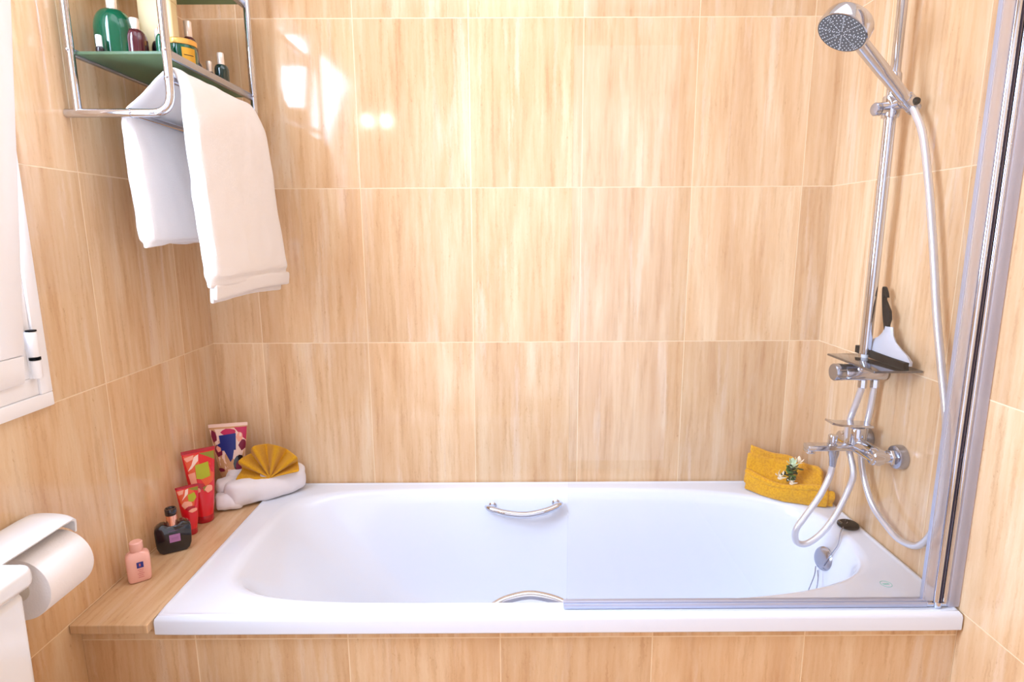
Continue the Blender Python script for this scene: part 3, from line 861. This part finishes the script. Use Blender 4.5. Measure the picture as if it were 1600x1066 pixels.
# ------------------------------------------------------------------ shower column on the right wall
YR, XRAIL = -.312, .672
col = thing('shower_column', 'chrome shower column with riser rail, shelf mixer and hand shower holder', 'shower', (XRAIL, YR, .98))
bm = B(); tube(bm, [(XRAIL, YR, 1.028), (XRAIL, YR, 1.668)], .0128, 24); obj('riser_rail', bm, M_chrome, col)
bm = B(); tube(bm, [(XRAIL+.001, YR, 1.66), (XRAIL+.001, YR, 2.2)], .0108, 24)
lathe(bm, [(0,0),(.0142,0),(.0146,.002),(.0146,.022),(.0115,.026),(0,.026)], (XRAIL+.001, YR, 1.655), seg=24)
obj('upper_rail', bm, M_chrome, col)
bm = B(); tube(bm, [(XRAIL, YR, 1.98), (XR-.001, YR, 1.98)], .009, 16); lathe(bm, [(0,0),(.02,0),(.02,.006),(0,.007)], (XR-.0075, YR, 1.98), ax=(1,0,0), seg=24)
obj('wall_bracket', bm, M_chrome, col)
obj('rail_foot', lathe(B(), [(0,0),(.0075,0),(.0085,.002),(.0085,.010),(0,.010)], (XRAIL, YR, 1.0185), seg=20), M_plast, col)
# slider
bm = B(); lathe(bm, [(0,-.024),(.0175,-.024),(.019,-.020),(.019,.020),(.0175,.024),(0,.024)], (XRAIL, YR, 1.606), seg=28)
tube(bm, [(XRAIL, YR, 1.603), (XRAIL-.030, YR-.004, 1.601)], .0145, 20)
sl = obj('slider', bm, M_chrome, col)
obj('slider_knob', lathe(B(), [(0,0),(.0125,0),(.0145,.002),(.0145,.010),(.0125,.0125),(0,.013)], (XRAIL-.030, YR-.004, 1.601), ax=(-1,-.12,-.05), seg=24), M_chrome_s, sl)
hp1 = V(.681, -.362, 1.603)      # handle lower end (cradle)
hd = V(.495, -.405, 1.736)       # head face centre
bm = B(); tube(bm, [(XRAIL, YR, 1.606), (.676, -.345, 1.608)], .012, 18)
lathe(bm, [(.0120,-.013),(.0165,-.013),(.0165,.013),(.0120,.013)], hp1+V(0,.002,.004), ax=(hd-hp1), seg=24)
obj('cradle', bm, M_chrome, sl)
# mixer shelf and bar
bm = B(); box(bm, (.607, -.458, 1.013), (XR-.002, -.258, 1.0185), .0035, 3)
obj('mixer_shelf', bm, M_plate, col, label='flat dark chrome shelf plate')
bm = B(); lathe(bm, [(0,0),(.019,0),(.0205,.003),(.0205,.100),(0,.100)], (.6145, -.325, .985), ax=(1,0,0), seg=32)
box(bm, (.640, -.352, .988), (XR-.002, -.298, 1.0132), .006, 3)
obj('mixer_bar', bm, M_chrome, col)
bm = B(); lathe(bm, [(0,0),(.0195,0),(.021,.002),(.021,.022),(.020,.024),(0,.024)], (.5895, -.325, .985), ax=(1,0,0), seg=32)
for k in range(3): box(bm, (.594, -.3455, .975+k*.009), (.612, -.344, .978+k*.009))
obj('mixer_knob', bm, M_chrome_s, col)
for xx in (.667, .697):
    obj('outlet_nut', lathe(B(), [(0,0),(.0095,0),(.0105,.001),(.0105,.019),(.009,.022),(0,.022)], (xx, -.322, .944), seg=8), M_chrome, col)
# bath mixer
mixr = thing('bath_mixer', 'chrome bath mixer tap with lever, diverter and flat spout on the right wall', 'tap', (XR, -.36, .80))
bx, bz = .664, .800
bm = B(); lathe(bm, [(0,0),(.018,0),(.020,.002),(.0205,.012),(.0205,.135),(.020,.146),(.018,.148),(0,.148)], (bx, -.425, bz), ax=(0,1,0), seg=32)
obj('mixer_body', bm, M_chrome, mixr)
for yy in (-.418, -.283):
    bm = B(); lathe(bm, [(0,0),(.0165,0),(.0185,.002),(.0185,.024),(0,.024)], (bx-.018, yy, bz), ax=(1,0,0), seg=32)
    lathe(bm, [(0,0),(.012,0),(.012,.03),(0,.03)], (bx, yy, bz), ax=(1,0,0), seg=20)
    lathe(bm, [(0,0),(.0175,0),(.0185,.001),(.0185,.012),(.0175,.013),(0,.013)], (bx+.024, yy, bz), ax=(1,0,0), seg=6)
    u_ = obj('union', bm, M_chrome, mixr)
    obj('wall_flange', lathe(B(), [(0,0),(.024,0),(.027,.002),(.029,.010),(.029,.0195),(0,.0195)], (XR-.0205, yy, bz), ax=(1,0,0), seg=36), M_chrome_s, mixr)
bm = B(); lathe(bm, [(0,0),(.0185,0),(.0195,.002),(.0195,.040),(.017,.044),(0,.0445)], (.657, -.338, bz+.004), seg=32)
obj('cartridge', bm, M_chrome, mixr)
bm = B(); g = []
for i in range(13):
    s = i/12; x = .684-.100*s; w = .021-.003*s; z = .8535+.0035*math.sin(s*2.2)+(.006*max(0, (s-.72)/.28)**1.5)
    g.append([V(x, -.338+w*q, z) for q in (-1,-.8,0,.8,1)])
thick_sheet(bm, g, .0055); obj('lever', bm, M_chrome, mixr)
bm = B(); box(bm, (.533, -.352, .789), (.668, -.322, .803), .003, 3); box(bm, (.533, -.350, .7815), (.552, -.324, .790), .002)
obj('spout', bm, M_chrome, mixr)
bm = B(); lathe(bm, [(0,0),(.012,0),(.012,.003),(.0085,.004),(.0085,.006),(.0105,.007),(.0105,.022),(.009,.0245),(0,.025)], (.598, -.337, .803), seg=24)
obj('diverter_knob', bm, M_chrome, mixr)
# connecting hose: diverter outlet, loop, up to the column mixer
bm = B(); lathe(bm, [(0,0),(.006,0),(.0075,.003),(.0095,.024),(.0125,.036),(.0125,.047),(0,.047)], (.604, -.337, .7415), seg=24)
lk = thing('mixer_hose', 'silver hose looping under the bath mixer spout and up to the column', 'hose', (.60, -.337, .76))
obj('hose_nut', bm, M_chrome_s, lk)
bm = B(); tube(bm, crom([(.604,-.337,.744), (.598,-.338,.715), (.575,-.345,.668), (.540,-.350,.615), (.519,-.352,.580), (.522,-.353,.548), (.548,-.354,.5425), (.585,-.352,.570), (.618,-.350,.620), (.645,-.348,.690), (.653,-.345,.735), (.651,-.312,.80), (.654,-.306,.85), (.661,-.314,.90), (.667,-.322,.946)], 12), .0078, 16)
obj('hose_sleeve', bm, M_hose, lk)
# shower hose
sh = thing('shower_hose', 'long silver shower hose hanging in a loop from hand shower to column', 'hose', (.69, -.45, .66))
hose_pts = [(.697,-.322,.946), (.694,-.320,.88), (.688,-.315,.80), (.6855,-.325,.74), (.688,-.375,.665), (.690,-.440,.634), (.692,-.490,.625), (.692,-.548,.648), (.692,-.588,.72), (.692,-.592,.81), (.692,-.578,.93), (.692,-.545,1.04), (.692,-.510,1.155), (.691,-.475,1.30), (.690,-.440,1.43), (.690,-.405,1.53), (.687,-.375,1.583)]
d = (hp1-hd).normalized()
hose_pts.append(tuple(hp1+d*.006))
bm = B(); tube(bm, crom(hose_pts, 12), .0078, 16); obj('hose_sleeve', bm, M_hose, sh)
# hand shower
hs = thing('hand_shower', 'round chrome hand shower with grey spray face resting in its holder', 'hand shower', hp1)
ray = V(.449, .852, .268)                       # from the room towards the head
right = ray.cross(V(0,0,1)).normalized(); up = right.cross(ray).normalized()
axh = (hd-hp1).normalized()
nf = (-ray*.64-right*.47-up*.60).normalized()   # spray direction
nf = (nf-axh*nf.dot(axh)*.8).normalized()
e1 = (axh-nf*axh.dot(nf)).normalized(); e2 = nf.cross(e1)
bm = B(); top = hd-e1*.035-nf*.016
P = [hp1+d*.012, hp1, hp1.lerp(top, .12), hp1.lerp(top, .5), hp1.lerp(top, .85), top]
tube(bm, crom(P, 6), [.0105]*6+[.0125]*6+[.0138]*6+[.0148]*12+[.0148], 24)
obj('handle', bm, M_chrome, hs)
def disc(bm, prof, c, ax, u, w, seg=48):
    rings = [[bm.verts.new(c+ax*h_+(u*math.cos(2*PI*k/seg)+w*math.sin(2*PI*k/seg))*max(r, 1e-5)) for k in range(seg)] for r, h_ in prof]
    join(bm, rings); bmesh.ops.remove_doubles(bm, verts=bm.verts, dist=2e-5)
RH = .0525
bm = B(); disc(bm, [(0,-.034),(RH*.80,-.034),(RH*.95,-.030),(RH,-.024),(RH*1.02,-.004),(RH*1.0,0),(RH*.965,.001),(RH*.96,-.001),(0,-.001)], hd, nf, e1, e2)
obj('head_shell', bm, M_chrome, hs)
bm = B(); disc(bm, [(0,-.0009),(RH*.955,-.0009),(RH*.955,.0008),(0,.0010)], hd, nf, e1, e2)
fp = obj('spray_face', bm, M_nozzle, hs)
bm = B()
for rI, cnt in ((.010,8),(.018,14),(.026,20),(.034,26),(.041,30),(.0465,34)):
    for k in range(cnt):
        a = 2*PI*(k+.5*(rI > .03))/cnt
        if abs(math.sin(a*4)) < .16 and rI > .02: continue
        p = hd+nf*.0010+(e1*math.cos(a)+e2*math.sin(a))*rI
        bmesh.ops.create_icosphere(bm, subdivisions=1, radius=.00135, matrix=Matrix.Translation(p))
for k in range(8):
    a = PI/4*k; u2 = e1*math.cos(a)+e2*math.sin(a)
    for r in [.006+.0045*i for i in range(10)]:
        bmesh.ops.create_icosphere(bm, subdivisions=1, radius=.0012, matrix=Matrix.Translation(hd+nf*.001+u2*r))
obj('nozzles', bm, M_rubw, fp)
bm = B(); disc(bm, [(0,0),(.0125,0),(.0125,.004),(.0145,.005),(.0145,.016),(.009,.020),(0,.020)], hp1+d*.004, d, *axes(d)[1:], seg=24)
obj('hose_collar', bm, M_chrome_s, hs)
bm = B(); bmesh.ops.create_uvsphere(bm, u_segments=16, v_segments=10, radius=.0085, matrix=Matrix.Translation(hp1+V(.006,-.013,.003)))
obj('grip_insert', bm, M_black, hs, label='black insert near the foot of the handle')

# squeegee leaning on wall on the mixer shelf
sq = thing('squeegee', 'black and translucent white squeegee leaning on the tile behind the shower rail', 'squeegee', (.69, -.37, 1.02))
A0, A1 = V(.690, -.262, 1.0285), V(.690, -.452, 1.0235)
ey = (A1-A0).normalized(); up_s = V(.06, -.0, 1).normalized(); mid = A0.lerp(A1, .52)
bm = B()
Wd = [(0,.094),(.010,.094),(.020,.080),(.030,.056),(.042,.032),(.055,.019),(.066,.0145),(.074,.012)]
g = [[mid+ey*(w*q*.98)+up_s*(h_+.004)-V(.006*(1-q*q),0,0) for q in [i/8 for i in range(-8,9)]] for h_, w in Wd]
thick_sheet(bm, g, .007); obj('blade_holder', bm, M_frost, sq, label='translucent white fan shaped holder')
bm = B(); g = [[A0.lerp(A1, i/10)+V(-.008,0,h_) for i in range(11)] for h_ in (-.006, .003, .012)]
thick_sheet(bm, g, .012); obj('rubber_blade', bm, M_black, sq)
# hooked black handle, outline in the leaning plane, with thickness
hb = mid+up_s*.064
out = [(-.004,0),(.004,0),(.0085,.018),(.0155,.032),(.0150,.050),(.006,.062),(-.005,.074),(-.003,.080),(.006,.080),(.0045,.090),(-.002,.102),(-.007,.104),(-.011,.098),(-.012,.082),(-.012,.060),(-.011,.040),(-.008,.020)]
out = [(p[0]*1.05, p[1]) for p in out]
bm = B(); ew = ey*1.0
rings = [[bm.verts.new(hb+ew*(x*sc-.002-z*.30)+up_s*z+V(dx-.004,0,0)) for x, z in out] for dx, sc in ((-.0045,.8),(-.003,1),(.003,1),(.0045,.8))]
join(bm, rings); obj('handle', bm, M_black, sq)

# ------------------------------------------------------------------ toilet roll and cistern
tr = thing('toilet_roll', 'white toilet paper roll hanging beside the cistern', 'toilet roll', (-1.0335, -.79, .684))
rc = V(-1.0335, -.838, .740); RL = .103
bm = B(); lathe(bm, [(.020,0),(.056,0),(.0565,.001),(.0565,RL-.001),(.056,RL),(.020,RL),(.020,0)], rc, ax=(0,1,0), seg=56)
obj('paper', bm, M_paper, tr)
bm = B(); lathe(bm, [(.019,-.0005),(.0205,-.0005),(.0205,RL+.0005),(.019,RL+.0005),(.019,-.0005)], rc, ax=(0,1,0), seg=32)
obj('core', bm, M_paper_d, tr)
ho = thing('roll_holder', 'white plastic toilet roll holder with curved cover on the left wall', 'roll holder', (XL, -.72, .80))
bm = B(); g = []
prof = [(XL+.002,.790), (XL+.004,.812), (XL+.012,.824), (XL+.035,.829), (XL+.062,.828), (XL+.080,.824), (XL+.092,.817)]
pr_ = crom([(x,0,z) for x, z in prof], 4)
ysl = [-.900,-.86,-.83,-.79,-.76,-.739,-.730,-.727,-.7265]; dz = [0,0,0,0,0,-.0015,-.006,-.015,-.030]
for p in pr_:
    g.append([V(p.x-(.0 if k < 6 else .002*(k-5)), y, p.z+dz[k]) for k, y in enumerate(ysl)])
thick_sheet(bm, g, .004); obj('cover', bm, M_plast, ho)
bm = B(); box(bm, (XL+.001, -.895, .70), (XL+.006, -.735, .792), .002)
obj('back_plate', bm, M_plast, ho)
bm = B(); tube(bm, [(XL+.006, -.7305, .740), (-1.0335, -.7305, .740), (-1.0335, -.845, .740)], .006, 14)
obj('spindle', bm, M_chrome_s, ho)

ci = thing('toilet_cistern', 'white toilet cistern with rounded lid in the lower left corner', 'toilet', (-1.01, -1.13, .40))
bm = B(); box(bm, (XL+.002, -1.335, .396), (-.9385, -.926, .800), .014, 4)
for v in bm.verts:
    v.co.x += (.8-v.co.z)*-.02 if v.co.x > -1.0 else 0
obj('tank', bm, M_porc, ci)
bm = B(); box(bm, (XL+.002, -1.345, .8005), (-.928, -.915, .840), .015, 5)
obj('lid', bm, M_porc, ci)
bm = B(); box(bm, (XL+.002, -1.26, -.0195), (-.90, -1.0, .396), .03, 4); obj('pedestal', bm, M_porc, ci)
bm = B(); sloft(bm, [(0,.10,.13,2.4),(.2,.14,.16,2.4),(.38,.21,.185,2.4),(.40,.21,.185,2.4)], (-.80, -1.13, -.0195)); obj('bowl', bm, M_porc, ci)
bm = B(); sloft(bm, [(.381,.205,.185,2.4),(.395,.215,.19,2.4),(.41,.21,.185,2.4)], (-.80, -1.13, 0)); obj('seat_lid', bm, M_plast, ci)

# ------------------------------------------------------------------ lamp with two bulbs on the left wall behind the camera
lamp = thing('wall_lamp', 'two-bulb wall lamp mirrored as two bright spots in the tiles', 'lamp', (XL, -1.85, 1.97))
bm = B(); lathe(bm, [(0,0),(.03,0),(.03,.01),(0,.012)], (XL+.0005, -1.85, 2.04), ax=(1,0,0), seg=24); tube(bm, [(XL+.01,-1.85,2.04),(-.90,-1.85,2.04)], .006, 12)
for xx in (-1.030, -.922): lathe(bm, [(0,0),(.014,0),(.014,.04),(0,.04)], (xx, -1.85, 2.0), seg=16)
obj('lamp_arm', bm, M_chrome, lamp)
M_bulb = emis('bulb', (1, .97, .95), 90.)
for xx in (-1.030, -.922):
    bm = B(); bmesh.ops.create_uvsphere(bm, u_segments=20, v_segments=14, radius=.021, matrix=Matrix.Translation((xx, -1.85, 1.97)))
    obj('bulb', bm, M_bulb, lamp)

# ceiling lamp (round opal disc)
cl = thing('ceiling_lamp', 'round opal ceiling lamp over the middle of the bathroom', 'lamp', (-.05, -.80, ZC))
obj('lamp_base', lathe(B(), [(0,0),(.17,0),(.17,-.02),(0,-.02)], (-.05, -.80, ZC-.0005), seg=48), M_pvc, cl)
obj('diffuser', lathe(B(), [(0,-.02),(.16,-.02),(.155,-.04),(.12,-.052),(0,-.056)], (-.05, -.80, ZC-.001), seg=48), emis('opal', (1,.94,.86), 2.), cl)

# ------------------------------------------------------------------ lights
def area(name, loc, aim, sx, sy, power, rgb):
    l = bpy.data.lights.new(name, 'AREA'); l.shape = 'RECTANGLE'; l.size = sx; l.size_y = sy; l.energy = power; l.color = rgb
    o = bpy.data.objects.new(name, l); COL.objects.link(o); o.location = loc
    o.rotation_euler = (Vector(aim)-Vector(loc)).to_track_quat('-Z', 'Y').to_euler(); return o
# cool daylight through the window opening, cool ceiling fill, added fill from behind
area('window_daylight', (XL-.14, -1.03, 1.62), (.7, -.75, .75), .66, 1.05, 54., (.58,.74,1.))
area('ceiling_light', (-.19, -.75, ZC-.075), (-.19, -.75, 0), 1.4, .8, 5.5, (.86,.90,1.))  # ceiling lamp's light spread over a wide unseen panel as soft fill
area('rear_fill_light', (-.19, YF+.05, 1.15), (-.19, 0, 1.15), 1.7, 2.2, 9., (.62,.75,1.))  # added soft fill in front of the closed front wall, no opening there
w = bpy.data.worlds.new('world'); scn.world = w; w.use_nodes = True
bg = w.node_tree.nodes['Background']; bg.inputs[0].default_value = (.75,.86,1,1); bg.inputs[1].default_value = 1.0

# ------------------------------------------------------------------ camera
cam = bpy.data.cameras.new('camera'); co = bpy.data.objects.new('camera', cam); COL.objects.link(co)
cam.sensor_width = 36; cam.lens = 36*918.46/1600; cam.clip_start = .02
ya, pi_, ro = -.0013943, .1815625, -.0049644
Mx = Matrix.Rotation(ya, 4, 'Z') @ Matrix.Rotation(PI/2-pi_, 4, 'X') @ Matrix.Rotation(ro, 4, 'Z')
co.matrix_world = Matrix.Translation((-.20295, -1.73419, 1.32579)) @ Mx
scn.camera = co
scn.view_settings.view_transform = 'Standard'; scn.view_settings.look = 'None'
scn.view_settings.gamma = 1; scn.view_settings.use_curve_mapping = False
scn.view_settings.exposure = 0.44
scn.cycles.sample_clamp_indirect = 6
scn.cycles.use_denoising = True
